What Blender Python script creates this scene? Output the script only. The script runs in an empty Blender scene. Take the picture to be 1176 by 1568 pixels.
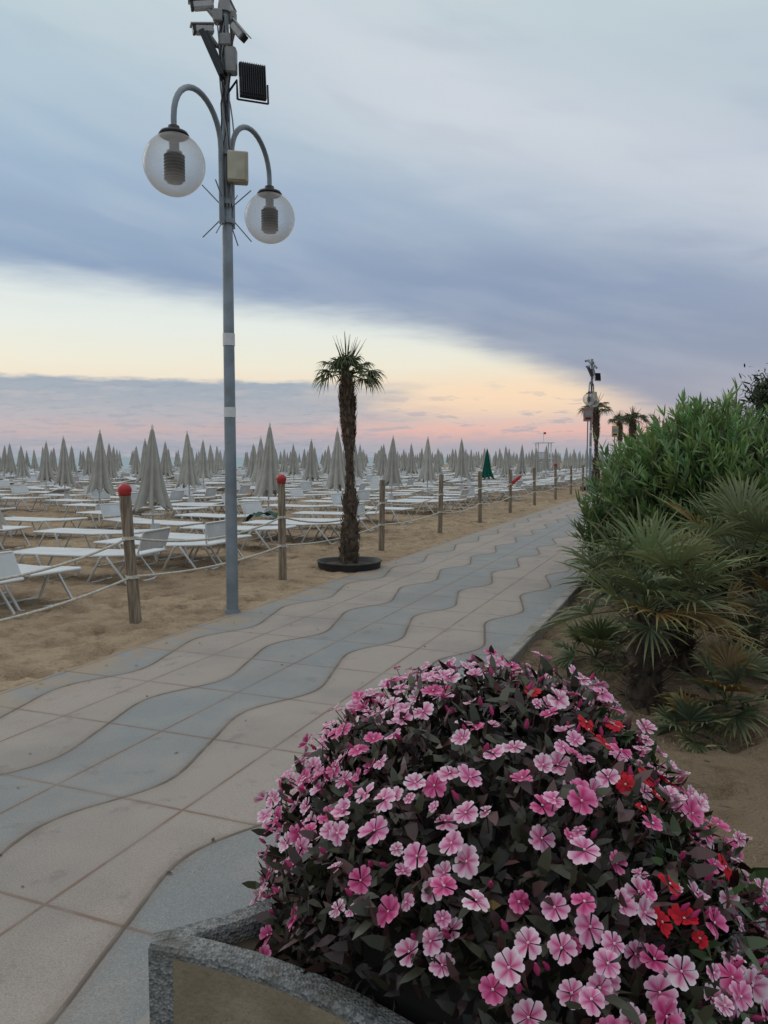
import bpy, math, random
import numpy as np
from mathutils import Vector, Matrix, noise
random.seed(7); rng = np.random.default_rng(7)
TH = math.radians(21.8); SN, CS = math.sin(TH), math.cos(TH)
def W(s, p, z=0.0): return Vector((p*CS+s*SN, -p*SN+s*CS, z))
def lin(r, g, b):
    f = lambda c: (c/255/12.92) if c/255 <= 0.04045 else ((c/255+0.055)/1.055)**2.4
    return (f(r), f(g), f(b), 1.0)
scene = bpy.context.scene

# ------------------------------------------------------------------ nodes
class NT:
    def __init__(s, tree): s.t = tree
    def n(s, typ, **kw):
        nd = s.t.nodes.new(typ)
        for k, v in kw.items(): setattr(nd, k, v)
        return nd
    def put(s, sock, v):
        if v is None: return
        if isinstance(v, bpy.types.NodeSocket): s.t.links.new(v, sock)
        else: sock.default_value = v
    def m(s, op, a, b=None, c=None, clamp=False):
        nd = s.n('ShaderNodeMath', operation=op); nd.use_clamp = clamp
        s.put(nd.inputs[0], a); s.put(nd.inputs[1], b); s.put(nd.inputs[2], c)
        return nd.outputs[0]
    def mix(s, f, a, b, mode='MIX'):
        nd = s.n('ShaderNodeMix', data_type='RGBA', blend_type=mode)
        s.put(nd.inputs[0], f); s.put(nd.inputs[6], a); s.put(nd.inputs[7], b)
        return nd.outputs[2]
    def ramp(s, f, pts, interp='LINEAR'):
        nd = s.n('ShaderNodeValToRGB'); cr = nd.color_ramp; cr.interpolation = interp
        while len(cr.elements) < len(pts): cr.elements.new(0.5)
        for e, (p, c) in zip(cr.elements, pts):
            e.position = p; e.color = c if len(c) == 4 else (*c, 1)
        s.put(nd.inputs[0], f); return nd.outputs[0]
    def smooth(s, v, a, b, lo=0.0, hi=1.0):
        nd = s.n('ShaderNodeMapRange', interpolation_type='SMOOTHSTEP')
        s.put(nd.inputs[0], v); nd.inputs[1].default_value = a; nd.inputs[2].default_value = b
        nd.inputs[3].default_value = lo; nd.inputs[4].default_value = hi
        return nd.outputs[0]
    def noise(s, vec, scale, detail=4, rough=0.55, dist=0.0):
        nd = s.n('ShaderNodeTexNoise'); s.put(nd.inputs['Vector'], vec)
        nd.inputs['Scale'].default_value = scale; nd.inputs['Detail'].default_value = min(detail, 4)
        nd.inputs['Roughness'].default_value = rough; nd.inputs['Distortion'].default_value = dist
        return nd.outputs['Fac']
    def vor(s, vec, scale, feature='F1', out='Distance'):
        nd = s.n('ShaderNodeTexVoronoi', feature=feature); s.put(nd.inputs['Vector'], vec)
        nd.inputs['Scale'].default_value = scale; return nd.outputs[out]
    def bump(s, h, strength=0.5, dist=0.02, normal=None):
        nd = s.n('ShaderNodeBump'); nd.inputs['Strength'].default_value = strength
        nd.inputs['Distance'].default_value = dist; s.put(nd.inputs['Height'], h); s.put(nd.inputs['Normal'], normal)
        return nd.outputs[0]
    def gauss(s, v, c, w):
        x = s.m('DIVIDE', s.m('SUBTRACT', v, c), w); return s.m('POWER', 2.718, s.m('MULTIPLY', s.m('MULTIPLY', x, x), -1))
def newmat(name):
    m = bpy.data.materials.new(name); m.use_nodes = True
    N = NT(m.node_tree); b = m.node_tree.nodes['Principled BSDF']
    return m, N, b
def gmat(name, base, rough=0.7, var=0.15, scale=8, attr=False, bump=0.0, bscale=60, metallic=0.0, spec=0.4, trans=0.0, dirt=None):
    m, N, b = newmat(name)
    if var > 0 or dirt or bump: tc = N.n('ShaderNodeTexCoord').outputs['Object']
    if var > 0:
        nz = N.noise(tc, scale, 3)
        c = N.mix(N.smooth(nz, .3, .7), tuple(x*(1-var) for x in base[:3])+(1,), tuple(min(1, x*(1+var)) for x in base[:3])+(1,))
    else: c = tuple(base[:3])+(1,)
    if dirt:
        c = N.mix(N.smooth(N.noise(tc, scale*.35, 4, .65), .48, .68, 0, .7), c, (*dirt, 1))
    if attr:
        a = N.n('ShaderNodeAttribute'); a.attribute_name = 'Col'
        c = N.mix(1.0, c, a.outputs['Color'], 'MULTIPLY')
    N.put(b.inputs['Base Color'], c)
    b.inputs['Roughness'].default_value = rough; b.inputs['Metallic'].default_value = metallic
    b.inputs['Specular IOR Level'].default_value = spec
    if bump: N.put(b.inputs['Normal'], N.bump(N.noise(tc, bscale, 3), bump, 0.01))
    if trans:
        tr = N.n('ShaderNodeBsdfTranslucent'); N.put(tr.inputs[0], c)
        mx = N.n('ShaderNodeMixShader'); mx.inputs[0].default_value = trans
        N.put(mx.inputs[1], b.outputs[0]); N.put(mx.inputs[2], tr.outputs[0])
        out = [n for n in m.node_tree.nodes if n.type == 'OUTPUT_MATERIAL'][0]
        N.put(out.inputs[0], mx.outputs[0])
    return m

# ------------------------------------------------------------------ mesh builder
class MB:
    def __init__(s): s.v = []; s.f = []; s.m = []; s.s = []; s.c = []
    def add(s, vs, fs, mat=0, smooth=True, col=(1, 1, 1)):
        o = len(s.v); s.v += [tuple(v) for v in vs]
        if isinstance(col, list): s.c += col
        else: s.c += [col]*len(vs)
        for f in fs: s.f.append(tuple(i+o for i in f)); s.m.append(mat); s.s.append(smooth)
    def tube(s, pts, rad, seg=10, mat=0, col=(1, 1, 1), smooth=True):
        pts = [Vector(p) for p in pts]; n = len(pts)
        if not hasattr(rad, '__len__'): rad = [rad]*n
        vs = []; fs = []; ref = None
        for i, p in enumerate(pts):
            t = (pts[min(i+1, n-1)]-pts[max(i-1, 0)]).normalized()
            if ref is None:
                ref = Vector((0, 0, 1)) if abs(t.z) < .9 else Vector((1, 0, 0))
            a = (ref - t*ref.dot(t)).normalized(); b = t.cross(a); ref = a
            for k in range(seg):
                an = 2*math.pi*k/seg; vs.append(p+(a*math.cos(an)+b*math.sin(an))*rad[i])
        for i in range(n-1):
            for k in range(seg):
                k2 = (k+1) % seg; fs.append((i*seg+k, i*seg+k2, (i+1)*seg+k2, (i+1)*seg+k))
        s.add(vs, fs, mat, smooth, col)
        s.add(vs[:seg], [tuple(range(seg))[::-1]], mat, False, col); s.add(vs[-seg:], [tuple(range(seg))], mat, False, col)
    def box(s, c, size, M=None, mat=0, col=(1, 1, 1), bev=0.12):
        c = Vector(c); h = [x/2 for x in size]; M = M or Matrix.Identity(3)
        b = min(h)*bev*2; vs = []
        idx = {}
        for sx in (-1, 1):
            for sy in (-1, 1):
                for sz in (-1, 1):
                    for ax in range(3):
                        q = [sx*(h[0]-b), sy*(h[1]-b), sz*(h[2]-b)]; q[ax] = (sx, sy, sz)[ax]*h[ax]
                        idx[(sx, sy, sz, ax)] = len(vs); vs.append(c+M@Vector(q))
        fs = []
        def quad(ax, sg):
            o = [a for a in range(3) if a != ax]; r = []
            for u, w in ((-1, -1), (1, -1), (1, 1), (-1, 1)):
                k = [0, 0, 0]; k[ax] = sg; k[o[0]] = u; k[o[1]] = w; r.append(idx[(*k, ax)])
            return tuple(r)
        for ax in range(3):
            for sg in (-1, 1): fs.append(quad(ax, sg))
        for ax in range(3):
            o = [a for a in range(3) if a != ax]
            for u in (-1, 1):
                for w in (-1, 1):
                    r = []
                    for e, a in ((-1, o[0]), (1, o[0]), (1, o[1]), (-1, o[1])):
                        k = [0, 0, 0]; k[ax] = e; k[o[0]] = u; k[o[1]] = w; r.append(idx[(*k, a)])
                    fs.append(tuple(r))
        for sx in (-1, 1):
            for sy in (-1, 1):
                for sz in (-1, 1): fs.append(tuple(idx[(sx, sy, sz, a)] for a in range(3)))
        s.add(vs, fs, mat, False, col)
    def lathe(s, c, prof, seg=24, mat=0, col=(1, 1, 1), smooth=True, fn=None):
        c = Vector(c); vs = []; fs = []; n = len(prof)
        for i, (r, z) in enumerate(prof):
            for k in range(seg):
                a = 2*math.pi*k/seg; rr, zz = (r, z) if fn is None else fn(r, z, a, i)
                vs.append(c+Vector((rr*math.cos(a), rr*math.sin(a), zz)))
        for i in range(n-1):
            for k in range(seg):
                k2 = (k+1) % seg; fs.append((i*seg+k, i*seg+k2, (i+1)*seg+k2, (i+1)*seg+k))
        s.add(vs, fs, mat, smooth, col)
    def build(s, name, mats, parent=None, loc=None, col=True):
        me = bpy.data.meshes.new(name); me.from_pydata(s.v, [], s.f); me.update()
        for m in mats: me.materials.append(m)
        me.polygons.foreach_set('material_index', s.m); me.polygons.foreach_set('use_smooth', s.s)
        if col:
            at = me.attributes.new('Col', 'FLOAT_COLOR', 'POINT')
            a = np.ones((len(s.v), 4), dtype=np.float32); a[:, :3] = np.array(s.c, dtype=np.float32)
            at.data.foreach_set('color', a.ravel())
        ob = bpy.data.objects.new(name, me); scene.collection.objects.link(ob)
        if parent: ob.parent = parent
        if loc is not None: ob.location = loc
        return ob
def empty(name, loc=(0, 0, 0)):
    e = bpy.data.objects.new(name, None); e.location = loc; e.empty_display_size = .3
    scene.collection.objects.link(e); return e
def inst(name, me, loc, rot=0, sc=1.0, tilt=(0, 0)):
    o = bpy.data.objects.new(name, me); scene.collection.objects.link(o)
    o.location = loc; o.rotation_euler = (tilt[0], tilt[1], rot); o.scale = (sc, sc, sc); return o

def unit(a): return a/np.maximum(np.linalg.norm(a, axis=-1, keepdims=True), 1e-9)
def leaf_mesh(name, P, D, L, Wd, col, mat, bend=0.15, parent=None, Nr=None):
    n = len(P); D = unit(D)
    if Nr is None: Nr = rng.normal(size=(n, 3)); Nr[:, 2] += 1.2
    S = unit(np.cross(D, Nr)); U = np.cross(S, D)
    L = L[:, None]; Wd = Wd[:, None]
    V = np.empty((n, 6, 3))
    V[:, 0] = P
    V[:, 1] = P+D*L*.3+S*Wd*.5+U*Wd*.12; V[:, 5] = P+D*L*.3-S*Wd*.5+U*Wd*.12
    V[:, 2] = P+D*L*.68+S*Wd*.4-U*L*bend*.35; V[:, 4] = P+D*L*.68-S*Wd*.4-U*L*bend*.35
    V[:, 3] = P+D*L-U*L*bend
    b = (np.arange(n)*6)[:, None]
    t1 = b+np.array([[0, 1, 5]]); q = b+np.array([[1, 2, 4, 5]]); t2 = b+np.array([[2, 3, 4]])
    me = bpy.data.meshes.new(name)
    me.from_pydata(V.reshape(-1, 3).tolist(), [], t1.tolist()+q.tolist()+t2.tolist()); me.update()
    me.materials.append(mat)
    at = me.attributes.new('Col', 'FLOAT_COLOR', 'POINT')
    c = np.ones((n, 6, 4), dtype=np.float32); c[:, :, :3] = col[:, None, :]
    at.data.foreach_set('color', c.ravel())
    ob = bpy.data.objects.new(name, me); scene.collection.objects.link(ob)
    if parent: ob.parent = parent
    return ob

# ------------------------------------------------------------------ camera
cam = bpy.data.cameras.new('camera'); co = bpy.data.objects.new('camera', cam); scene.collection.objects.link(co)
cam.sensor_fit = 'VERTICAL'; cam.sensor_height = 24; cam.lens = 18.37; cam.clip_end = 20000; cam.clip_start = .05
co.location = (0, 0, 1.6); co.rotation_euler = (math.radians(86), 0, 0); scene.camera = co
scene.view_settings.view_transform = 'Standard'; scene.view_settings.look = 'None'; scene.view_settings.exposure = 0

# ------------------------------------------------------------------ sky
SUN_EL, SUN_AZ = math.radians(24), math.radians(-50)
w = bpy.data.worlds.new('World'); scene.world = w; w.use_nodes = True
N = NT(w.node_tree); bg = w.node_tree.nodes['Background']
gen = N.n('ShaderNodeTexCoord').outputs['Generated']
sx = N.n('ShaderNodeSeparateXYZ'); N.put(sx.inputs[0], gen)
X, Y, Z = sx.outputs
az = N.m('MULTIPLY', N.m('ARCTAN2', X, Y), 57.2958)
el = N.m('MULTIPLY', N.m('ARCSINE', Z), 57.2958)
cb = N.n('ShaderNodeCombineXYZ'); N.put(cb.inputs[0], N.m('MULTIPLY', az, .03)); N.put(cb.inputs[1], N.m('MULTIPLY', N.m('ADD', el, N.m('MULTIPLY', az, .22)), .13)); N.put(cb.inputs[2], N.m('COSINE', N.m('MULTIPLY', az, .0174533)))
cv = cb.outputs[0]
cb2 = N.n('ShaderNodeCombineXYZ'); N.put(cb2.inputs[0], N.m('MULTIPLY', az, .09)); N.put(cb2.inputs[1], N.m('MULTIPLY', el, .50)); N.put(cb2.inputs[2], 3.1)
cv2 = cb2.outputs[0]
n1 = N.noise(cv, 1.3, 3, .45); n2 = N.noise(cv2, 1.6, 4, .6); n3 = N.noise(cv2, 3.6, 4, .62)
n4 = N.noise(cv, 3.2, 3, .5)
fc = N.n('ShaderNodeFloatCurve'); cu = fc.mapping.curves[0]
pts = [(0, .84), (.179, .79), (.39, .685), (.5075, .61), (.6, .48), (.6525, .38), (.7125, .25), (.8, .08), (1, 0)]
cu.points[0].location = pts[0]; cu.points[1].location = pts[-1]
for p in pts[1:-1]: cu.points.new(*p)
fc.mapping.update()
N.put(fc.inputs['Value'], N.m('DIVIDE', N.m('ADD', az, 40), 80, clamp=True))
edge = N.m('MULTIPLY', fc.outputs[0], 15)
d = N.m('ADD', N.m('SUBTRACT', el, edge), N.m('MULTIPLY', N.m('SUBTRACT', n2, .5), 1.8))
m_up = N.smooth(d, -1.1, 1.8)
E = lambda x: x/60.0
elf = N.m('DIVIDE', N.m('ADD', el, N.m('MULTIPLY', N.m('SUBTRACT', n1, .5), 6)), 60, clamp=True)
above = N.ramp(elf, [(0, lin(176, 166, 174)), (E(4), lin(162, 162, 175)), (E(8), lin(144, 155, 177)), (E(12), lin(140, 156, 182)), (E(18), lin(162, 179, 199)), (E(24), lin(184, 199, 209)), (E(31), lin(196, 211, 214)), (E(42), lin(222, 228, 230)), (1, lin(242, 243, 242))], 'EASE')
lft = N.smooth(az, -30, 10, 1, 0)
above = N.mix(N.m('MULTIPLY', lft, .55), above, N.ramp(elf, [(0, lin(150, 165, 185)), (E(12), lin(126, 154, 187)), (E(20), lin(156, 184, 206)), (E(30), lin(190, 209, 214)), (E(42), lin(225, 232, 232)), (1, lin(242, 243, 242))]))
sc_ = N.m('SUBTRACT', 25.7, N.m('MULTIPLY', az, .36))
st = N.gauss(el, sc_, 4.6)
st = N.m('MULTIPLY', st, N.smooth(n1, .25, .7, .45, .9))
st = N.m('MULTIPLY', st, N.smooth(az, -22, 0, .2, 1))
above = N.mix(st, above, lin(208, 213, 221))
st2 = N.m('MULTIPLY', N.gauss(el, N.m('SUBTRACT', 20.5, N.m('MULTIPLY', az, .3)), 1.4), N.smooth(n2, .3, .7, 0, .3))
above = N.mix(st2, above, lin(198, 206, 216))
above = N.mix(N.smooth(n4, .42, .7, 0, .14), above, lin(205, 212, 218))
above = N.mix(N.smooth(n4, .5, .25, 0, .12), above, lin(132, 146, 172))
F = lambda x: x/15.0
el2 = N.m('DIVIDE', N.m('ADD', el, N.m('MULTIPLY', N.m('SUBTRACT', n3, .5), 1.6)), 15, clamp=True)
below = N.ramp(el2, [(0, lin(158, 166, 180)), (F(1.0), lin(182, 171, 178)), (F(1.9), lin(226, 180, 172)), (F(2.7), lin(212, 188, 184)), (F(3.6), lin(232, 206, 188)), (F(4.6), lin(240, 220, 196)), (F(6.5), lin(236, 231, 212)), (F(9), lin(228, 233, 226)), (F(12), lin(216, 225, 226))])
glow = N.m('MULTIPLY', N.gauss(el, 4.3, 1.6), N.gauss(az, 9, 9))
below = N.mix(N.m('MULTIPLY', glow, .7), below, lin(250, 218, 182))
elc = N.m('ADD', el, N.m('MULTIPLY', N.m('SUBTRACT', n3, .5), .9))
cloud = N.ramp(N.m('DIVIDE', elc, 15, clamp=True), [(0, lin(152, 163, 178)), (F(.9), lin(162, 165, 178)), (F(1.9), lin(190, 172, 176)), (F(3.0), lin(172, 174, 184)), (F(4.0), lin(156, 167, 181)), (F(5.3), lin(146, 162, 180)), (F(6), lin(160, 176, 190))])
cloud = N.mix(N.smooth(n3, .48, .68, 0, .5), cloud, lin(192, 188, 190))
cloud = N.mix(N.smooth(N.noise(cv2, 7, 3, .6), .5, .66, 0, .4), cloud, lin(136, 150, 170))
mc = N.m('MULTIPLY', N.smooth(elc, 5.15, 5.6, 1, 0), N.smooth(N.m('ADD', az, N.m('MULTIPLY', N.m('SUBTRACT', n2, .5), 14)), -7, 5, .92, 0))
below = N.mix(mc, below, cloud)
wisp = N.m('MULTIPLY', N.smooth(n3, .54, .64), N.smooth(el, 2.0, 6.5, .7, 0))
below = N.mix(wisp, below, lin(172, 168, 178))
col = N.mix(m_up, below, above)
col = N.mix(N.smooth(el, -1, -.2, 1, 0), col, lin(120, 115, 105))
sky = N.n('ShaderNodeTexSky', sky_type='NISHITA'); sky.sun_disc = False
sky.sun_elevation = SUN_EL; sky.sun_rotation = SUN_AZ
fin = N.mix(1.0, col, N.mix(1.0, sky.outputs[0], (.003, .003, .003, 1), 'MULTIPLY'), 'ADD')
N.put(bg.inputs[0], fin); bg.inputs[1].default_value = 1.0
sl = bpy.data.lights.new('sun', 'SUN'); sl.energy = .5; sl.angle = math.radians(25); sl.color = (1, .93, .85)
so = bpy.data.objects.new('sun', sl); scene.collection.objects.link(so)
dirv = Vector((math.sin(SUN_AZ)*math.cos(SUN_EL), math.cos(SUN_AZ)*math.cos(SUN_EL), math.sin(SUN_EL)))
so.rotation_euler = dirv.to_track_quat('Z', 'Y').to_euler(); so.location = dirv*50

# ------------------------------------------------------------------ sand sheet
ss = list(np.arange(-12, 1, 1.0))+list(np.arange(1, 22, .06))+list(np.arange(22, 45, .4))+list(np.arange(45, 150, 4))+[160, 200, 300, 500, 900, 2000, 5000]
ss = [-3000, -600, -100, -40]+ss
pp = [-4000, -1500, -400, -150, -100, -85]+list(np.arange(-76, -19, 1.5))+list(np.arange(-18.5, -10, .12))+list(np.arange(-10, -4.2, .055))+[-4.15, -3.9, -2.8, -1.6, -1.4]+list(np.arange(-1.30, 3, .08))+list(np.arange(3.2, 12, .8))+[14, 20, 40, 100, 400, 1500, 4000]
ns, npp = len(ss), len(pp)
vs = []; dim = []
for s_ in ss:
    for p_ in pp:
        q = W(s_, p_); z = 0.0; dk = 1.0
        if -13 < s_ < 46 and -19 < p_ < 12:
            v = Vector((q.x, q.y, 0))
            z = .04*noise.noise(v*.9)+.026*noise.noise(v*2.6)+.022*noise.noise(v*6.5)+.010*noise.noise(v*14)
            wv_ = v+Vector((noise.noise(v*2), noise.noise(v*2+Vector((5, 5, 5))), 0))*.15
            wv_ = Vector((wv_.x*3.4, wv_.y*2.6, 0))
            v2 = noise.voronoi(wv_)[0][0]
            on = .5+.5*noise.noise(v*.6+Vector((9, 2, 1)))
            k = max(0, min(1, (.36-v2)/.14)); k = k*k*(3-2*k)*min(1, max(0, on*2.6-.5)); z -= .080*k
            k2 = max(0, 1-abs(v2-.44)/.10); z += .020*k2
            z += .010; dk = k
        else: dk = 0
        if -4.3 < p_ < -1.38: z = -.08
        elif p_ <= -4.3:
            k = min(1, (-4.3-p_)/.35); z = z*(.35+.65*k)+.004
        elif p_ > -1.38: z = z+.01+min(.12, max(0, p_*.05))
        if p_ < -56: z = -1.2*min(1, (-56-p_)/20)
        vs.append((q.x, q.y, z)); dim.append(dk)
fs = []
for i in range(ns-1):
    for j in range(npp-1):
        a = i*npp+j; fs.append((a, a+1, a+npp+1, a+npp))
me = bpy.data.meshes.new('sand_ground'); me.from_pydata(vs, [], fs); me.update()
me.polygons.foreach_set('use_smooth', [True]*len(me.polygons))
at = me.attributes.new('DentShade', 'FLOAT', 'POINT'); at.data.foreach_set('value', np.array(dim, dtype=np.float32))
og = bpy.data.objects.new('sand_ground', me); scene.collection.objects.link(og)
m, N, b = newmat('sand'); pos = N.n('ShaderNodeNewGeometry').outputs['Position']
big = N.noise(pos, .45, 3, .6); mid = N.noise(pos, 2.8, 4, .68); fine = N.noise(pos, 90, 2, .7); grit = N.noise(pos, 22, 4, .7)
c = N.mix(N.smooth(big, .35, .65), (.30, .218, .142, 1), (.395, .295, .20, 1))
c = N.mix(N.smooth(mid, .46, .62, 0, .65), c, (.195, .136, .088, 1))
c = N.mix(N.smooth(grit, .52, .70, 0, .5), c, (.15, .105, .07, 1))
c = N.mix(N.smooth(fine, .35, .7, 0, .35), c, (.46, .37, .265, 1))
aShade = N.n('ShaderNodeAttribute'); aShade.attribute_name = 'DentShade'
c = N.mix(N.m('MULTIPLY', aShade.outputs['Fac'], .38), c, (.18, .125, .08, 1))   # shade of the footprint dents, painted into the sand colour
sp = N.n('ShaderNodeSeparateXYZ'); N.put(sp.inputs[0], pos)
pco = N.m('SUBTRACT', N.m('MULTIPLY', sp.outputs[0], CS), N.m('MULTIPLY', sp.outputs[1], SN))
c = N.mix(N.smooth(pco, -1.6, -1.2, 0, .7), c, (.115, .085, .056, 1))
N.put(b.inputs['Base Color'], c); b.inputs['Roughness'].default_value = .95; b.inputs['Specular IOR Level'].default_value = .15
h = N.m('ADD', N.noise(pos, 7, 4, .7), N.m('MULTIPLY', N.smooth(N.vor(pos, 4.6), .05, .45), .6))
h = N.m('ADD', h, N.m('MULTIPLY', fine, .12))
N.put(b.inputs['Normal'], N.bump(h, 1.0, .08)); me.materials.append(m)

# sea
me = bpy.data.meshes.new('sea')
vsx = [W(a, p, -.30) for a, p in ((-3500, -60), (6000, -60), (6000, -6000), (-3500, -6000))]
me.from_pydata([tuple(v) for v in vsx], [], [(0, 1, 2, 3)]); me.update()
osea = bpy.data.objects.new('sea', me); scene.collection.objects.link(osea)
m, N, b = newmat('sea_water'); pos = N.n('ShaderNodeNewGeometry').outputs['Position']
N.put(b.inputs['Base Color'], N.mix(N.noise(pos, .02, 4), (.14, .24, .28, 1), (.20, .31, .34, 1)))
b.inputs['Roughness'].default_value = .35
N.put(b.inputs['Normal'], N.bump(N.noise(pos, .6, 4, .6), .6, .3)); me.materials.append(m)

# ------------------------------------------------------------------ promenade
PL, PR = -4.33, -1.36
sv = list(np.arange(-8, 40, .25))+list(np.arange(40, 140, 2)); vs = []; uv = []
for s_ in sv:
    e = .025*noise.noise(Vector((s_*.7, 0, 0)))+.012*noise.noise(Vector((s_*3, 0, 0)))
    for p_, z in ((PL+e, -.06), (PL+e, .018), (-3.3, .024), (-2.3, .024), (PR, .020), (PR, -.06)):
        vs.append(W(s_, p_, z)); uv.append((s_, p_))
fs = [(i*6+j+1, i*6+j, i*6+j+6, i*6+j+7) for i in range(len(sv)-1) for j in range(5)]
me = bpy.data.meshes.new('promenade_path'); me.from_pydata([tuple(v) for v in vs], [], fs); me.update()
ul = me.uv_layers.new(name='UVMap')
for l in me.loops: ul.data[l.index].uv = uv[l.vertex_index]
op = bpy.data.objects.new('promenade_path', me); scene.collection.objects.link(op)
m, N, b = newmat('wave_paving'); uvn = N.n('ShaderNodeUVMap').outputs[0]
pos = N.n('ShaderNodeNewGeometry').outputs['Position']
sp = N.n('ShaderNodeSeparateXYZ'); N.put(sp.inputs[0], uvn); S, P = sp.outputs[0], sp.outputs[1]
th = N.m('MULTIPLY', N.m('SUBTRACT', S, 2.78), 2*math.pi/1.6)
wv = N.m('ADD', N.m('MULTIPLY', N.m('SINE', th), .10), N.m('MULTIPLY', N.m('SINE', N.m('MULTIPLY', th, 2)), .018))
q = N.m('DIVIDE', N.m('SUBTRACT', N.m('ADD', P, 2.47+7.3), wv), .73)
q2 = N.m('DIVIDE', N.m('ADD', P, 2.105+7.3), .73)
q3 = N.m('DIVIDE', N.m('ADD', S, 20-2.03), .8)
def dist_int(v, k): return N.m('MULTIPLY', N.m('ABSOLUTE', N.m('SUBTRACT', v, N.m('ROUND', v))), k)
wob = N.m('MULTIPLY', N.m('SUBTRACT', N.noise(pos, 22, 3), .5), .008)
dw = N.m('ADD', dist_int(q, .73), wob); ds = N.m('MINIMUM', dist_int(q2, .73), dist_int(q3, .8)); ds = N.m('ADD', ds, wob)
par = N.m('MODULO', N.m('FLOOR', q), 2.0)
cid = N.n('ShaderNodeCombineXYZ'); N.put(cid.inputs[0], N.m('FLOOR', q)); N.put(cid.inputs[1], N.m('FLOOR', q2)); N.put(cid.inputs[2], N.m('FLOOR', q3))
wn = N.n('ShaderNodeTexWhiteNoise', noise_dimensions='3D'); N.put(wn.inputs[0], cid.outputs[0])
pink = (.318, .270, .238, 1); gray = (.200, .222, .232, 1)
c = N.mix(par, pink, gray)
c = N.mix(N.m('MULTIPLY', wn.outputs[0], .30), c, (.262, .248, .232, 1))
c = N.mix(N.smooth(N.noise(pos, 1.7, 4, .65), .42, .68, 0, .40), c, (.335, .295, .255, 1))
c = N.mix(N.smooth(N.noise(pos, .9, 4, .6), .45, .7, 0, .5), c, (.18, .17, .16, 1))
c = N.mix(N.smooth(N.noise(pos, 4.5, 4, .7), .58, .70, 0, .45), c, (.15, .13, .115, 1))
spk = N.noise(pos, 170, 2, .8)
c = N.mix(N.smooth(spk, .52, .68, 0, .4), c, (.44, .42, .39, 1)); c = N.mix(N.smooth(spk, .47, .33, 0, .45), c, (.11, .10, .095, 1))
sd_ = N.m('MULTIPLY', N.smooth(P, -3.7, -4.28, 0, 1), N.smooth(N.noise(pos, 3.0, 4, .7), .40, .56))
c = N.mix(N.m('MULTIPLY', sd_, .85), c, (.31, .235, .16, 1))
brk = N.smooth(N.noise(pos, 2.6, 3, .6), .36, .6, .35, 1)
c = N.mix(N.m('MULTIPLY', N.smooth(ds, .004, .010, .8, 0), brk), c, (.16, .098, .068, 1))
c = N.mix(N.smooth(ds, .0, .04, .22, 0), c, (.21, .15, .115, 1))
c = N.mix(N.m('MULTIPLY', N.smooth(dw, .007, .014, .9, 0), N.smooth(brk, .35, 1, .6, 1)), c, (.08, .06, .047, 1))
c = N.mix(N.smooth(dw, .0, .07, .32, 0), c, (.17, .13, .10, 1))
N.put(b.inputs['Base Color'], c); b.inputs['Roughness'].default_value = .68; b.inputs['Specular IOR Level'].default_value = .3
hh = N.m('ADD', N.m('MULTIPLY', N.smooth(N.m('MINIMUM', dw, ds), 0, .014), .5), N.m('MULTIPLY', spk, .12))
hh = N.m('ADD', hh, N.m('MULTIPLY', N.noise(pos, 6, 3), .35))
N.put(b.inputs['Normal'], N.bump(hh, .6, .012)); me.materials.append(m)

M_conc = gmat('concrete', (.26, .25, .235), .85, .2, 6, bump=.4, bscale=80, dirt=(.15, .125, .1))
mb = MB(); s_ = 1.5
while s_ < 60:
    a, b_ = s_+.006, s_+.994
    mb.box(W((a+b_)/2, PR+.055, .02+random.uniform(-.003, .003)), (.10, b_-a, .16), Matrix.Rotation(-TH, 3, 'Z'), bev=.08); s_ += 1.0
mb.build('path_kerb', [M_conc])

# dry leaves and grit on the paving and under the palms
M_dry = gmat('dry_leaf', (.12, .085, .05), .8, 0, 10, attr=True)
g = np.random.default_rng(77); n = 170; s_ = g.uniform(1.4, 12, n); edge_ = g.random(n) < .55
p_ = np.where(edge_, PL+np.abs(g.normal(0, .25, n)), g.uniform(PL, PR, n)); p_ = np.clip(p_, PL+.03, PR-.03)
n_b = 900; s_ = np.concatenate([s_, g.uniform(2.2, 8, n_b)]); p_ = np.concatenate([p_, g.uniform(-1.2, 1.6, n_b)])
zz = np.concatenate([np.full(n, .028), .045+np.maximum(0, p_[n:]*.05)])
P = np.stack([p_*CS+s_*SN, -p_*SN+s_*CS, zz], -1); D = g.normal(size=(n+n_b, 3)); D[:, 2] = .05
L = np.concatenate([g.uniform(.012, .04, n), g.uniform(.02, .09, n_b)]); L[:3] = .055; br = g.uniform(.4, 1.8, n+n_b)
leaf_mesh('leaf_litter', P, D, L, L*np.where(L > .045, .15, .4), np.stack([br, br, br], -1), M_dry, .1, None, np.tile([0, 0, 1.0], (n+n_b, 1))+g.normal(size=(n+n_b, 3))*.2)

# ------------------------------------------------------------------ street lamp
M_pole = gmat('galvanised_pole', (.215, .25, .28), .5, .15, 5, bump=.15, bscale=40, metallic=.3, dirt=(.15, .165, .175))
M_black = gmat('black_metal', (.016, .018, .024), .45, .2, 10)
M_grey = gmat('grey_plastic', (.24, .245, .25), .5, .12, 10)
M_camg = gmat('camera_housing', (.40, .41, .42), .5, .12, 10)
M_white = gmat('white_paint', (.62, .63, .64), .5, .07, 10)
M_beige = gmat('beige_box', (.44, .42, .33), .55, .1, 6, dirt=(.3, .27, .2))
m, N, b = newmat('globe_plastic'); M_globe = m
lw = N.n('ShaderNodeLayerWeight'); lw.inputs[0].default_value = .4
tcg = N.n('ShaderNodeTexCoord').outputs['Object']
tp = N.n('ShaderNodeBsdfTransparent'); tp.inputs[0].default_value = (.93, .93, .93, 1)
b.inputs['Base Color'].default_value = (.50, .48, .46, 1); b.inputs['Roughness'].default_value = .12
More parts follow.
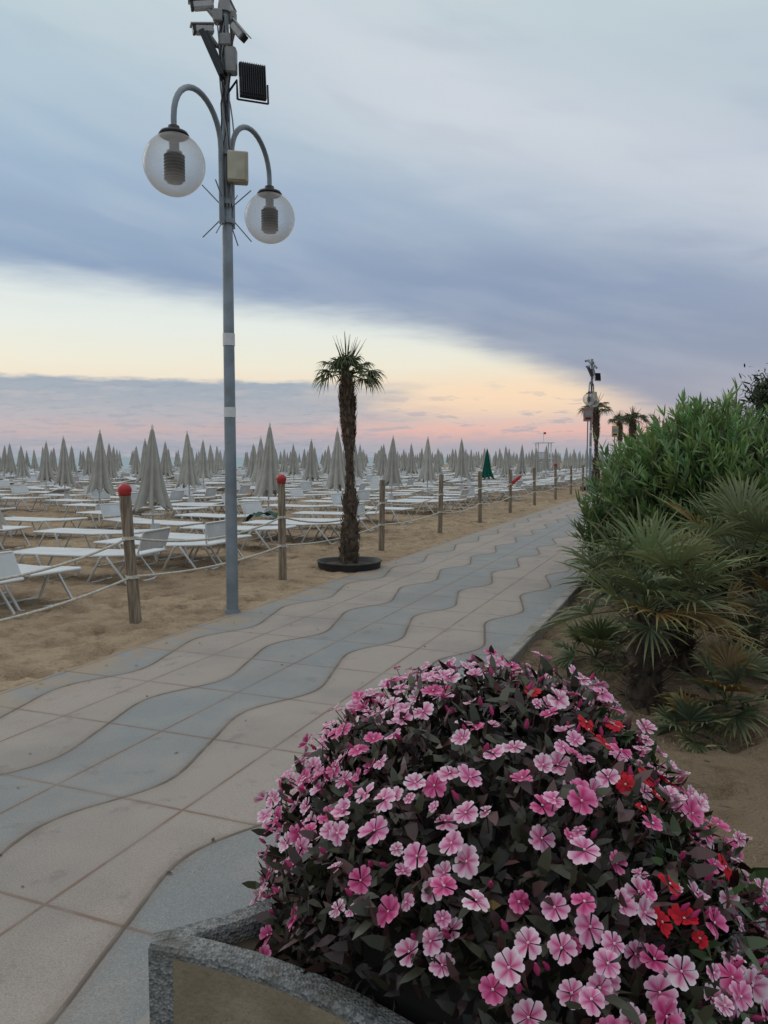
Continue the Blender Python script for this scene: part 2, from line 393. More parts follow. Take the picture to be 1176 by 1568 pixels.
tl = N.n('ShaderNodeBsdfTranslucent'); tl.inputs[0].default_value = (.78, .75, .72, 1)
m1 = N.n('ShaderNodeMixShader'); m1.inputs[0].default_value = .5; N.put(m1.inputs[1], b.outputs[0]); N.put(m1.inputs[2], tl.outputs[0])
m2 = N.n('ShaderNodeMixShader')
spz = N.n('ShaderNodeSeparateXYZ'); N.put(spz.inputs[0], tcg)
low = N.smooth(spz.outputs[2], 4.12, 3.95, 0, .22)
fac = N.m('ADD', N.m('ADD', N.m('MULTIPLY', lw.outputs['Facing'], .6), N.m('MULTIPLY', N.noise(tcg, 5, 4), .34)), low, clamp=True)
N.put(m2.inputs[0], fac); N.put(m2.inputs[1], tp.outputs[0]); N.put(m2.inputs[2], m1.outputs[0])
out = [n for n in m.node_tree.nodes if n.type == 'OUTPUT_MATERIAL'][0]; N.put(out.inputs[0], m2.outputs[0])

def street_lamp(loc):
    e = empty('street_lamp', loc)
    D = Vector((-SN, -CS, 0))
    mb = MB()
    mb.tube([(0, 0, -.1), (0, 0, .0), (0, 0, 3.86), (0, 0, 3.90), (0, 0, 5.95)], [.062, .062, .052, .044, .042], 20)
    mb.tube([(0, 0, -.02), (0, 0, .05)], [.085, .075], 20)
    for z in (3.90, 4.08, 4.55): mb.tube([(0, 0, z), (0, 0, z+.045)], [.075, .075], 18)
    for sgn in (1, -1):
        d = D*sgn; pts = [d*.095+Vector((0, 0, z)) for z in (3.88, 4.2, 4.58)]
        for k in range(1, 17):
            a = math.pi*k/16; pts.append(d*(.095+.37*(1-math.cos(a)))+Vector((0, 0, 4.60+.38*math.sin(a))))
        pts.append(d*.835+Vector((0, 0, 4.45)))
        mb.tube(pts, .027, 12)
        for z in (3.93, 4.12, 4.58):
            mb.box(d*.055+Vector((0, 0, z)), (.05, .11, .04), Matrix.Rotation(-TH, 3, 'Z'))
    for ang in (20, 75, 200, 255):
        a = math.radians(ang)
        for sg in (1, -1):
            mb.tube([Vector((.05*math.cos(a), .05*math.sin(a), 3.95+.12*(sg > 0))), Vector((.24*math.cos(a), .24*math.sin(a), 3.98+sg*.25+.02))], .006, 6)
    mb.build('pole_and_arms', [M_pole], e)
    gl = MB(); la = MB()
    for sgn in (1, -1):
        c = D*.835*sgn+Vector((0, 0, 4.19)); R = .27; prof = []
        for k in range(0, 25):
            a = math.radians(-90+k*(90+68)/24); prof.append((max(.002, R*math.cos(a)), R*math.sin(a)))
        gl.lathe(c, prof, 40)
        la.lathe(c, [(.002, .33), (.05, .33), (.055, .285), (.12, .275), (.135, .25), (.11, .235), (.002, .235)], 28, mat=0)
        la.lathe(c, [(.045, .235), (.045, .12), (.07, .11), (.07, .09)], 20, mat=1)
        for k in range(8):
            z = .07-k*.028; la.lathe(c, [(.04, z+.012), (.092, z+.006), (.092, z-.004), (.04, z-.012)], 24, mat=0)
        la.lathe(c, [(.04, .09), (.04, -.15), (.07, -.155), (.002, -.157)], 16, mat=0)
    gl.build('globes', [M_globe], e); la.build('lantern_cores', [M_black, M_grey], e)
    q = MB()
    q.box((.12, -.05, 4.42), (.20, .13, .29), Matrix.Rotation(math.radians(12), 3, 'Z'), mat=2, bev=.08)
    q.box((.12, -.122, 4.42), (.17, .012, .26), Matrix.Rotation(math.radians(12), 3, 'Z'), mat=2, bev=.1)
    q.box((.07, -.06, 5.42), (.11, .11, .24), None, mat=1)
    q.box((.02, -.03, 5.62), (.12, .12, .12), None, mat=1)
    q.box((-.05, -.05, 5.84), (.09, .1, .12), None, mat=1); q.box((.06, .03, 5.88), (.1, .08, .1), None, mat=1)
    def bullet(c, yaw, pitch, L=.20, matc=4):
        M = Matrix.Rotation(math.radians(yaw), 3, 'Z')@Matrix.Rotation(math.radians(pitch), 3, 'Y')
        c = Vector(c)
        q.box(c, (L, .085, .075), M, mat=matc, bev=.2)
        q.box(c+M@Vector((.012, 0, .048)), (L+.05, .10, .010), M, mat=matc)
        q.box(c+M@Vector((L/2+.008, 0, 0)), (.03, .078, .070), M, mat=0, bev=.2)
        q.tube([c+M@Vector((-L*.2, 0, -.035)), Vector((c.x*.4, c.y*.4, c.z-.12)), Vector((0, 0, c.z-.14))], .022, 8, mat=1)
    bullet((-.20, -.02, 5.96), 192, 10); bullet((-.18, -.08, 5.70), 200, 10, .18); bullet((.14, -.06, 5.70), -20, 50, .18)
    bullet((.02, .06, 5.98), 80, 10, .16)
    q.tube([(0, 0, 5.9), (.0, 0, 6.05)], [.07, .05], 14, mat=1)
    M1 = Matrix.Rotation(math.radians(-24), 3, 'Y'); c1 = Vector((-.10, -.05, 5.46)); q.box(c1, (.055, .24, .46), M1, mat=0)
    for k in range(9): q.box(c1+M1@Vector((.04, -.1+k*.025, 0)), (.03, .006, .40), M1, mat=0)
    M2 = Matrix.Rotation(math.radians(20), 3, 'Z')@Matrix.Rotation(math.radians(-8), 3, 'X')
    c2 = Vector((.27, -.02, 5.25)); q.box(c2, (.26, .05, .34), M2, mat=0)
    for k in range(12): q.box(c2+M2@Vector((-.115+k*.021, -.04, 0)), (.006, .035, .31), M2, mat=0)
    q.tube([c2+M2@Vector((-.15, .02, -.19)), c2+M2@Vector((.15, .02, -.19))], .01, 6, mat=0)
    q.tube([c2+M2@Vector((-.15, .02, -.19)), c2+M2@Vector((-.15, .02, 0)), Vector((0, 0, 5.12))], .012, 6, mat=0)
    q.tube([c2+M2@Vector((.15, .02, -.19)), c2+M2@Vector((.15, .02, 0))], .01, 6, mat=0)
    for k in range(9):
        x0 = random.uniform(-.07, .09); pts = []
        for i in range(14):
            t = i/13; pts.append((x0*math.sin(4*t+k)+random.uniform(-.014, .014)+.015, -.055-.02*math.sin(5*t+k), 5.85-(1.8 if k % 3 else 1.0)*t))
        q.tube(pts, .0075, 5, mat=(0 if k % 2 else 1))
    for z, hh in ((2.71, .12), (2.0, .10)):
        q.lathe((0, 0, z), [(.0605, 0), (.0605, hh)], 20, mat=3)
    q.build('cctv_floodlights_and_boxes', [M_black, M_grey, M_beige, M_white, M_camg], e)
    return e
street_lamp((-1.55, 7.93, 0))
street_lamp((9.45, 36.0, 0))

# ------------------------------------------------------------------ wooden posts + rope
m, N, b = newmat('weathered_wood'); M_wood = m
tc = N.n('ShaderNodeTexCoord').outputs['Object']; mp = N.n('ShaderNodeMapping'); mp.inputs['Scale'].default_value = (14, 14, 1.2); N.put(mp.inputs[0], tc)
gr = N.noise(mp.outputs[0], 3, 4, .65)
N.put(b.inputs['Base Color'], N.mix(N.smooth(gr, .35, .65), (.125, .095, .068, 1), (.29, .235, .175, 1))); b.inputs['Roughness'].default_value = .85
N.put(b.inputs['Normal'], N.bump(gr, .6, .01))
M_red = gmat('red_plastic', (.42, .03, .03), .45, .2, 10)
M_rope = gmat('rope', (.50, .47, .41), .9, .2, 40)
posts = [(-.4, 1.25, 0), (2.9, 1.25, 0), (6.0, 1.27, 1), (8.85, 1.30, 1), (12.25, 1.22, 0), (15.5, 1.25, 0), (18.75, 1.25, 0), (22.1, 1.25, 0), (25.7, 1.25, 0), (29.8, 1.3, 1), (33.6, 1.25, 0), (37.2, 1.25, 0), (41, 1.25, 0), (45, 1.25, 0)]
tops = []
for s_, h, red in posts:
    mb = MB(); base = W(s_, -4.95); lx, ly = random.uniform(-.03, .03), random.uniform(-.03, .03)
    if abs(s_-6) < .01: lx, ly = -.085, 0
    r = .055 if s_ < 8 else .05
    pts = [(lx*t, ly*t, -.1+(h+.1)*t) for t in (0, .1, .3, .5, .7, .9, .985, 1)]
    rr = [r*1.05, r*1.04]+[r*random.uniform(.93, 1.05) for _ in range(4)]+[r*.98, r*.86]
    mb.tube(pts, rr, 16)
    for z in (.45, .82): mb.tube([(lx*z/h, ly*z/h, z), (lx*z/h, ly*z/h, z+.03)], r*1.16, 12, mat=2)
    if red:
        prof = [(.002, .085)]+[(.066*math.cos(math.radians(a)), .022+.062*math.sin(math.radians(a))) for a in (70, 50, 30, 10, -10, -30)]+[(.058, -.03), (.002, -.03)]
        mb.lathe((lx, ly, h), prof, 20, mat=1)
    mb.build('wooden_post', [M_wood, M_red, M_rope], loc=base)
    tops.append((base, lx/h, ly/h))
mb = MB()
for i in range(len(tops)-1):
    for z, sag in ((.835, .13), (.465, .09)):
        a = tops[i][0]+Vector((tops[i][1]*z, tops[i][2]*z, z)); c = tops[i+1][0]+Vector((tops[i+1][1]*z, tops[i+1][2]*z, z))
        sg = sag*random.uniform(.6, 1.4)
        mb.tube([a.lerp(c, t/14)-Vector((0, 0, sg*4*(t/14)*(1-t/14))) for t in range(15)], .012, 6)
mb.build('rope_barrier', [M_rope])

# ------------------------------------------------------------------ fan leaf
def fan_leaf(mb, o, d, pet, R, n=22, spread=210, droop=.25, col=(1, 1, 1), cup=.1, mat=0, pr=.006, w=.03, tipc=None, sag=.08):
    o = Vector(o); d = Vector(d).normalized()
    up = Vector((0, 0, 1)); side = d.cross(up)
    if side.length < .15: side = Vector((random.uniform(-1, 1), random.uniform(-1, 1), 0))
    side.normalize(); roll = random.uniform(-.45, .45)
    nr = side.cross(d).normalized(); side = (side*math.cos(roll)+nr*math.sin(roll)).normalized(); nr = side.cross(d).normalized()
    hub = o+d*pet-Vector((0, 0, sag*pet))
    mb.tube([o, o+d*pet*.5, hub], [pr*1.3, pr, pr*.8], 5, mat=mat, col=tuple(c*.9 for c in col))
    d2 = (d-Vector((0, 0, .25*random.random()))).normalized()
    for k in range(n):
        a = math.radians(-spread/2+spread*k/(n-1)+random.uniform(-2, 2))
        sd = d2*math.cos(a)+side*math.sin(a); sd = (sd+nr*cup*abs(math.sin(a))).normalized()
        L = R*(.72+.28*math.cos(a*.6))*random.uniform(.85, 1.07)
        ax = sd.cross(nr).normalized(); tw = (.35 if k % 2 else -.35)+random.uniform(-.2, .2)
        wx = (ax*math.cos(tw)+nr*math.sin(tw)).normalized()
        vs = []; cs = []
        dr = droop*random.uniform(.5, 1.7)
        for t, ww in ((0, .15), (.3, .75), (.6, .8), (.85, .4), (1, .04)):
            p = hub+sd*L*t-Vector((0, 0, dr*L*t*t*t))
            vs += [p-wx*w*ww*.5, p+wx*w*ww*.5]
            f = .8+.3*t; cc = tuple(min(1.6, c*f) for c in col)
            if tipc and t > .8: cc = tuple(.5*x+.5*y for x, y in zip(cc, tipc))
            cs += [cc, cc]
        mb.add(vs, [(2*i, 2*i+1, 2*i+3, 2*i+2) for i in range(4)], mat, False, cs)

M_fan = gmat('fan_palm_leaf', (.130, .158, .072), .48, 0, attr=True, trans=.2)
M_palm = gmat('palm_frond', (.055, .075, .036), .5, 0, attr=True, trans=.2)
M_trunk = gmat('palm_trunk_fibre', (.075, .055, .042), .95, .5, 14, bump=1.0, bscale=50, attr=True)
M_tray = gmat('dark_planter_ring', (.025, .026, .028), .6, .2, 8)
M_soil = gmat('soil', (.055, .042, .03), .95, .4, 12, bump=1, bscale=40)

def palm_tree(name, loc, with_ring, seed, H=3.0):
    random.seed(seed); e = empty(name, loc); mb = MB()
    prof = [(0, .15), (.1, .15), (.25, .155), (.45, .15), (.62, .14), (.74, .10), (.84, .11), (.93, .135), (1.03, .115), (1.12, .075), (1.3, .064), (1.55, .062), (1.7, .075), (1.82, .105), (2.0, .115), (2.25, .125), (2.5, .118), (2.65, .095), (2.78, .06), (2.95, .045)]
    def off(z): return Vector((.025*math.sin(z*1.5)-.01, .02*math.sin(z*1.1), 0))
    seg = 20; vs = []
    for i in range(80):
        z = i/79*2.95; j = max(a for a in range(len(prof)-1) if prof[a][0] <= z or a == 0)
        t = min(1, (z-prof[j][0])/(prof[j+1][0]-prof[j][0])); r = prof[j][1]*(1-t)+prof[j+1][1]*t
        for q in range(seg):
            a = 2*math.pi*q/seg; rr = r*(.86+.16*noise.noise(Vector((math.cos(a)*3, math.sin(a)*3, z*9)))+.06*math.sin(z*70))
            vs.append(off(z)+Vector((rr*math.cos(a), rr*math.sin(a), z)))
    mb.add(vs, [(i*seg+q, i*seg+(q+1) % seg, (i+1)*seg+(q+1) % seg, (i+1)*seg+q) for i in range(79) for q in range(seg)], 0, True)
    for i in range(1100):
        z = random.uniform(.03, 2.8)
        j = max(a for a in range(len(prof)-1) if prof[a][0] <= z or a == 0); r = prof[j][1]*.93
        if 1.1 < z < 1.7 and random.random() < .5: continue
        a = random.uniform(0, 6.283); rd = Vector((math.cos(a), math.sin(a), 0)); tg = Vector((-math.sin(a), math.cos(a), 0))
        L = random.uniform(.03, .08) if z < 1.75 else random.uniform(.05, .12); wd = random.uniform(.008, .018)
        p = off(z)+rd*r+Vector((0, 0, z)); sgn = 1 if random.random() < .75 else -1
        tip = p+rd*L*random.uniform(.1, .4)+Vector((0, 0, sgn*L))+tg*random.uniform(-.03, .03)
        g = random.uniform(.5, 2.2); mb.add([p-tg*wd, p+tg*wd, tip+tg*wd*.3, tip-tg*wd*.3], [(0, 1, 2, 3)], 0, False, (g, g*.93, g*.8))
    mb.build('trunk', [M_trunk], e)
    lf = MB(); top = off(2.9)+Vector((0, 0, 2.82))
    for i in range(26):
        a = i*2.399+random.uniform(-.3, .3); elv = math.radians([0, 12, 24, 38, 56, 74][i % 6]+random.uniform(-8, 8))
        d = Vector((math.cos(a)*math.cos(elv), math.sin(a)*math.cos(elv), math.sin(elv)))
        g = random.uniform(.7, 1.6); R = random.uniform(.23, .29)
        fan_leaf(lf, top-Vector((0, 0, .08*random.random())), d, random.uniform(.26, .37)*(1.0 if elv < .6 else .62 if elv < 1.1 else .5), R, 20, 190, .6, (g, g*1.02, g*.85), .1, w=.026, pr=.009, tipc=(1.6, 1.3, .8), sag=.12)
    for i in range(26):
        a = random.uniform(0, 6.28); t = random.uniform(.0, .8); L = random.uniform(.35, .56)
        d = Vector((math.cos(a)*t, math.sin(a)*t, 1)).normalized(); lf.tube([top, top+d*L*.6, top+d*L], [.006, .005, .0015], 4)
    lf.build('crown', [M_palm], e)
    if with_ring:
        rg = MB(); rg.lathe((0, 0, 0), [(.44, -.03), (.46, .10), (.475, .115), (.46, .125), (.435, .115), (.42, .04), (.002, .035)], 48,
                            fn=lambda r, z, a, i: (r*(1+.01*math.sin(3*a)), z+.006*math.sin(2*a+1)))
        rg.build('ring_planter', [M_tray], e)
        so_ = MB(); so_.lathe((0, 0, 0), [(.41, .05), (.3, .07), (.15, .09), (.002, .1)], 24, fn=lambda r, z, a, i: (r, z+.01*math.sin(5*a+i)))
        so_.build('soil', [M_soil], e)
    random.seed(seed+5); return e
palm_tree('palm_tree', (-.50, 11.2, 0), True, 3)
p2 = palm_tree('palm_tree', (10.25, 38.0, 0), True, 8); p2.scale = (1.55, 1.55, 1.42)
p3 = palm_tree('palm_tree', (15.2, 48.0, 0), False, 11); p3.scale = (2, 2, 1.42)
p4 = palm_tree('palm_tree', (18.6, 62.0, 0), False, 12); p4.scale = (2, 2, 1.6)

# ------------------------------------------------------------------ umbrellas
def fabric(name, base):
    m, N, b = newmat(name); tc = N.n('ShaderNodeTexCoord').outputs['Object']
    oi = N.n('ShaderNodeObjectInfo').outputs['Random']
    c = N.mix(N.smooth(N.noise(tc, 3, 3), .3, .7), tuple(x*.82 for x in base)+(1,), tuple(min(1, x*1.1) for x in base)+(1,))
    c = N.mix(N.m('MULTIPLY', oi, .5), c, tuple(x*.68 for x in base)+(1,))
    N.put(b.inputs['Base Color'], c); b.inputs['Roughness'].default_value = .9; b.inputs['Specular IOR Level'].default_value = .1
    N.put(b.inputs['Normal'], N.bump(N.noise(tc, 12, 3), .3, .02)); return m
M_fab = fabric('umbrella_cloth', (.42, .405, .37)); M_green = fabric('green_cloth', (.012, .10, .075))
def umbrella_mesh(seed, cloth):
    random.seed(seed); mb = MB(); seg = 64; ph = random.uniform(0, 6)
    prof = [(.012, 2.22), (.03, 2.17), (.055, 2.02), (.088, 1.8), (.12, 1.55), (.15, 1.32), (.185, 1.1), (.22, .95), (.25, .84), (.258, .80)]
    amps = [random.uniform(.5, 1.5) for _ in range(8)]; wob = random.uniform(.6, 1.4)
    def fn(r, z, a, i):
        k = int(((a+math.pi/8)/(2*math.pi)*8)) % 8; t = i/9
        a2 = a+.12*math.sin(z*2.2*wob+ph)
        f = 1+(.12+.26*t)*math.cos(8*a2)*amps[k]+.10*t*math.sin(3*a+ph)+.05*t*math.sin(17*a+ph*3)
        zz = z-(.08*t**4)*math.cos(8*a2)*amps[k]+.035*t*math.sin(2*a+ph)*t
        return r*f, zz
    mb.lathe((0, 0, 0), prof, seg, fn=fn)
    mb.lathe((0, 0, 0), [(.20, .86), (.13, 1.0), (.05, 1.3)], 24)
    mb.tube([(0, 0, -.2), (0, 0, 1.2), (0, 0, 2.24)], .019, 10, mat=1)
    mb.tube([(0, 0, 2.2), (0, 0, 2.25), (0, 0, 2.30)], [.022, .026, .006], 8, mat=1)
    for k in range(8):
        a = k*math.pi/4; mb.tube([(.18*math.cos(a), .18*math.sin(a), 1.0), (.27*math.cos(a), .27*math.sin(a), .73)], .006, 4, mat=1)
    mb.lathe((0, 0, .62), [(.02, 0), (.2, 0), (.2, .02), (.02, .02)], 20, mat=1)
    mb.box((.06, 0, .36), (.12, .16, .2), None, mat=1)
    me_ob = mb.build('beach_umbrella', [cloth, M_white]); me = me_ob.data; bpy.data.objects.remove(me_ob); return me
ums = [umbrella_mesh(i, M_fab) for i in range(5)]; umg = umbrella_mesh(9, M_green)

# ------------------------------------------------------------------ loungers
M_alu = gmat('white_tube', (.60, .615, .62), .4, 0, metallic=.1)
M_mesh = gmat('lounger_fabric', (.56, .59, .61), .8, .08, 3, dirt=(.46, .46, .44))
def lounger_mesh(back, hood):
    mb = MB(); w = .31; r = .018; H = .36
    bx = .28; ang = math.radians(back); ex, ez = bx+.66*math.cos(ang), H+.66*math.sin(ang)
    for sy in (-w, w):
        mb.tube([(-.98, sy, H), (bx, sy, H)], r, 6); mb.tube([(bx, sy, H+.004), (ex, sy, ez+.004)], r, 6)
        if back > 4: mb.tube([(bx-.0, sy, H), (bx+.6, sy, H-.01)], r*.8, 6)
    for x, z in ((-.98, H), (bx, H), (ex, ez)): mb.tube([(x, -w, z), (x, w, z)], r, 6)
    for x0, x1 in ((-.72, -.93), (-.52, -.36), (.42, .22), (.5, .78)):
        mb.tube([(x0, -w-.02, H), (x1, -w-.02, .03), (x1, -w+.02, .012), (x1, w-.02, .012), (x1, w+.02, .03), (x0, w+.02, H)], r*.95, 6)
    def sheet(x0, z0, x1, z1, sagv):
        n, k = 8, 4; vs = []
        for i in range(n+1):
            for j in range(k+1):
                t, u = i/n, j/k; vs.append((x0+(x1-x0)*t, (-w+.01)+(2*w-.02)*u, z0+(z1-z0)*t+.012-sagv*4*t*(1-t)*math.sin(math.pi*u)**.5))
        fs = [(i*(k+1)+j, (i+1)*(k+1)+j, (i+1)*(k+1)+j+1, i*(k+1)+j+1) for i in range(n) for j in range(k)]
        mb.add(vs, fs, 1, True)
    sheet(-.97, H, bx-.01, H, .02); sheet(bx+.01, H, ex, ez, .015)
    if hood is not None:
        a = math.radians(hood); hx, hz = ex+.30*math.cos(a), ez+.30*math.sin(a)
        for sy in (-w, w): mb.tube([(ex-.02, sy, ez), (hx, sy, hz)], r*.8, 5)
        mb.tube([(hx, -w, hz), (hx, w, hz)], r*.8, 5); sheet(ex+.04*math.cos(a), ez+.04*math.sin(a), hx, hz, 0)
    ob = mb.build('sun_lounger', [M_alu, M_mesh]); me = ob.data; bpy.data.objects.remove(ob); return me
lms = [lounger_mesh(3, None), lounger_mesh(3, 75), lounger_mesh(3, 118), lounger_mesh(14, None), lounger_mesh(3, 95), lounger_mesh(3, None)]
random.seed(21)
for r in range(11):
    for k in range(-4, 34):
        s_ = 11.3+3.75*k; p_ = -8.75-4.7*r
        q = W(s_, p_)
        if q.y < 2 or q.x < -.72*q.y-3: continue
        if q.x > .30*q.y+3: continue
        green = (r == 0 and k == 6); jt = .03 if q.y < 19 else .15
        if random.random() > .035 or k < 3:
            inst('beach_umbrella', umg if green else random.choice(ums), q+Vector((random.uniform(-jt, jt)-(.15 if (r == 0 and k == 0) else 0), random.uniform(-jt, jt), 0)), random.uniform(0, 6), random.uniform(.93, 1.04)*(.93 if green else 1), (random.uniform(-.035, .035), random.uniform(-.035, .035)))
        for ds_, dp in ((-1.2, 1.55), (.45, 1.5), (-1.05, -.75), (.95, -.8), (1.75, 1.6)):
            if random.random() < (.05 if dp > 0 else .22): continue
            if ds_ == 1.75 and random.random() < .45: continue
            if q.y > 95: continue
            l = W(s_+ds_+random.uniform(-.15, .15), p_+dp+random.uniform(-.25, .25), .0)
            inst('sun_lounger', random.choice(lms), l, -TH+random.uniform(-.16, .16)+(math.pi if random.random() < .1 else 0))
mb = MB(); mb.tube([(0, 0, 0), (.06, 0, .04), (.34, 0, .28), (.40, 0, .33)], [.02, .05, .05, .02], 12); mb.build('rescue_float', [M_red], loc=W(22.1, -5.05, .75))
M_towel = gmat('dark_green_cloth', (.02, .07, .045), .9, .3, 8)
mb = MB(); vs = []
for i in range(13):
    for j in range(9):
        x, y = i/12-.5, j/8-.5; vs.append((x*.75, y*.5, .12+.05*math.sin(i*1.1)*math.cos(j*.9)-.18*(abs(x)*2)**4))
mb.add(vs, [(i*9+j, i*9+j+1, (i+1)*9+j+1, (i+1)*9+j) for i in range(12) for j in range(8)], 0, True)
mb.build('green_towel', [M_towel], loc=W(13.6, -8.0, .36))

# lifeguard tower
mb = MB()
for x in (-.6, .6):
    for y in (-.6, .6): mb.tube([(x*1.25, y*1.25, 0), (x, y, 1.5), (x, y, 2.9)], .05, 6)
mb.box((0, 0, 1.5), (1.5, 1.5, .08)); mb.box((0, 0, 2.95), (1.7, 1.7, .07)); mb.box((0, .58, 1.85), (1.3, .04, .5))
for z in (.5, .8, 1.1): mb.tube([(-.7, -.7, z), (.7, -.7, z)], .03, 5)
mb.tube([(0, 0, 2.9), (0, 0, 4.0)], .03, 6); mb.box((.12, 0, 3.85), (.22, .02, .2), None, mat=1)
mb.build('lifeguard_tower', [M_white, M_red], loc=(15.0, 74, 0))
def sign(loc, colr, w_, h_, z):
    mb = MB(); mb.tube([(0, 0, 0), (0, 0, z+h_/2)], .03, 8); mb.box((0, -.05, z), (w_, .04, h_), None, mat=1)
    mb.box((0, -.073, z+h_*.1), (w_*.8, .006, h_*.35), None, mat=2); mb.box((0, -.073, z-h_*.28), (w_*.6, .006, h_*.15), None, mat=3)
    mb.build('information_sign', [M_pole, gmat('sign_face', colr, .5), M_grey, M_black], loc=loc)
sign((9.15, 35.4, 0), (.34, .17, .15), .42, .6, 3.5)
sign((12.6, 43.0, 0), (.42, .36, .16), .35, .6, 3.0)

# ------------------------------------------------------------------ oleander hedge
M_ole = gmat('oleander_leaf', (.118, .192, .066), .48, 0, attr=True, trans=.2)
M_bark = gmat('bark', (.10, .08, .055), .9, 0)
def hedge(name, s0, s1, pc, hw, H, nshoot, nfill, leafL=.13, seed=1, bias=1.5):
    g = np.random.default_rng(seed); e = empty(name, tuple(W((s0+s1)/2, pc)))
    base = np.array(e.location); ER = 1.1
    Ps = []; Ds = []; Ls = []; Ws = []; Cs = []
    st = MB()
    for i in range(nshoot):
        u = g.random(); s_ = s0+(s1-s0)*u**bias; ph = math.radians(g.uniform(6, 125)); rr = g.uniform(.80, 1.0)
        endf = min(1, math.sqrt(max(0.02, 1-max(0, (s0+ER-s_)/ER)**2)))
        lump = 1+.15*noise.noise(Vector((s_*1.1, ph*1.6, seed)))+.17*noise.noise(Vector((s_*3, ph*3, seed+4)))
        hw2 = hw*endf*lump; H2 = H*(.6+.4*endf)*lump
        cp, sp_ = math.cos(ph), math.sin(ph); cpp = math.copysign(abs(cp)**.72, cp); spp = sp_**.72
        p_ = pc-hw2*rr*cpp; z_ = .2+(H2-.2)*rr*spp
        o3 = W(-.5 if s_ < s0+ER else 0, -cp, 0); d = np.array([o3.x, o3.y, 0])*g.uniform(.15, .8)+np.array([0, 0, .95])+g.normal(size=3)*.25
        d = d/np.linalg.norm(d)
        tip = np.array(W(s_, p_, z_))-base; SL = g.uniform(.35, .65)
        if g.random() < .22: tip = tip+d*g.uniform(.06, .2)
        root = tip-d*SL
        st.tube([root-d*.25, root, tip], [.008, .006, .003], 4)
        nl = int(g.integers(18, 26)); t = np.sort(g.random(nl)); t = np.append(t, [1, 1, 1, 1]); nl += 4
        pos_ = root+d*SL*t[:, None]
        rnd = g.normal(size=(nl, 3)); rnd -= (rnd@d)[:, None]*d; rnd = unit(rnd)
        opn = np.where(t > .97, .4, g.uniform(.6, 1.2, nl))[:, None]
        Ps.append(pos_); Ds.append(unit(d+rnd*opn)); L = leafL*g.uniform(.7, 1.2, nl); Ls.append(L); Ws.append(L*g.uniform(.13, .18, nl))
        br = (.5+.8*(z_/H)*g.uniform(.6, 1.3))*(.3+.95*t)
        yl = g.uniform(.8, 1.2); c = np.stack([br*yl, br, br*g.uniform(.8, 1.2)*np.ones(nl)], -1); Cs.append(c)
    s_ = s0+(s1-s0)*g.random(nfill)**(bias-.1); ph = np.radians(g.uniform(0, 150, nfill)); rr = g.uniform(.5, .86, nfill)
    endf = np.sqrt(np.clip(1-np.clip((s0+ER-s_)/ER, 0, 1)**2, .02, 1))
    p_ = pc-hw*endf*rr*np.sign(np.cos(ph))*np.abs(np.cos(ph))**.72; z_ = .12+(H*(.6+.4*endf)-.2)*rr*np.sin(ph)**.72
    P = np.stack([p_*CS+s_*SN, -p_*SN+s_*CS, z_], -1)-base
    Ps.append(P); Dd = g.normal(size=(nfill, 3)); Dd[:, 2] += .6; Ds.append(Dd); L = leafL*g.uniform(.8, 1.3, nfill); Ls.append(L); Ws.append(L*.28)
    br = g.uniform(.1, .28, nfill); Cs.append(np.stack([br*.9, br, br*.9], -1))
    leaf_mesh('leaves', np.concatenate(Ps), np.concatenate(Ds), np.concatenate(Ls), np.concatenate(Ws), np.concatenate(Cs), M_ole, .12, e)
    for i in range(60):
        s_ = s0+.5+(s1-s0-.5)*g.random(); a = W(s_, pc+g.uniform(-.5, .3)*hw)-e.location; c = a+Vector((g.uniform(-.5, .5), g.uniform(-.5, .5), H*.8))
        st.tube([a, a.lerp(c, .5)+Vector((g.uniform(-.1, .1), g.uniform(-.1, .1), 0)), c], [.025, .018, .008], 6)
    st.build('stems', [M_bark], e)
    return e
hedge('oleander_hedge', 8.0, 13, .50, 1.76, 2.04, 1150, 12000, leafL=.155, seed=1)
hedge('oleander_hedge', 13, 40, .9, 1.7, 2.1, 380, 6000, leafL=.24, seed=2)
M_tam = gmat('tamarisk_leaf', (.055, .082, .038), .7, 0, attr=True)
def feathery(name, loc, R, H, n, seed):
    g = np.random.default_rng(seed); e = empty(name, loc); tr = MB()
    cl = []
    for i in range(26):
        a = g.uniform(0, 6.28); r = R*math.sqrt(g.random()); z = H*g.uniform(.45, .98)*(1-.3*(r/R)**2); c = np.array([r*math.cos(a), r*math.sin(a), z]); cl.append(c)
        tr.tube([(0, 0, 0), (c[0]*.3, c[1]*.3, z*.5), tuple(c)], [.07, .04, .008], 6)
    cl = np.array(cl); idx = g.integers(0, len(cl), n)
    P = cl[idx]+g.normal(size=(n, 3))*np.array([.3, .3, .26])*R*.6
    D = g.normal(size=(n, 3)); D[:, 2] += .8
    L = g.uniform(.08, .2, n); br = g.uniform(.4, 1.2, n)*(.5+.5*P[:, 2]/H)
    leaf_mesh('foliage', P, D, L, L*.16, np.stack([br, br, br*.9], -1), M_tam, .2, e); tr.build('trunk', [M_bark], e)
feathery('tamarisk_tree', (7.0, 14.0, 0), 1.0, 3.45, 9000, 5)
feathery('tamarisk_tree', (17.5, 52.0, 0), 2.2, 3.6, 3500, 6)

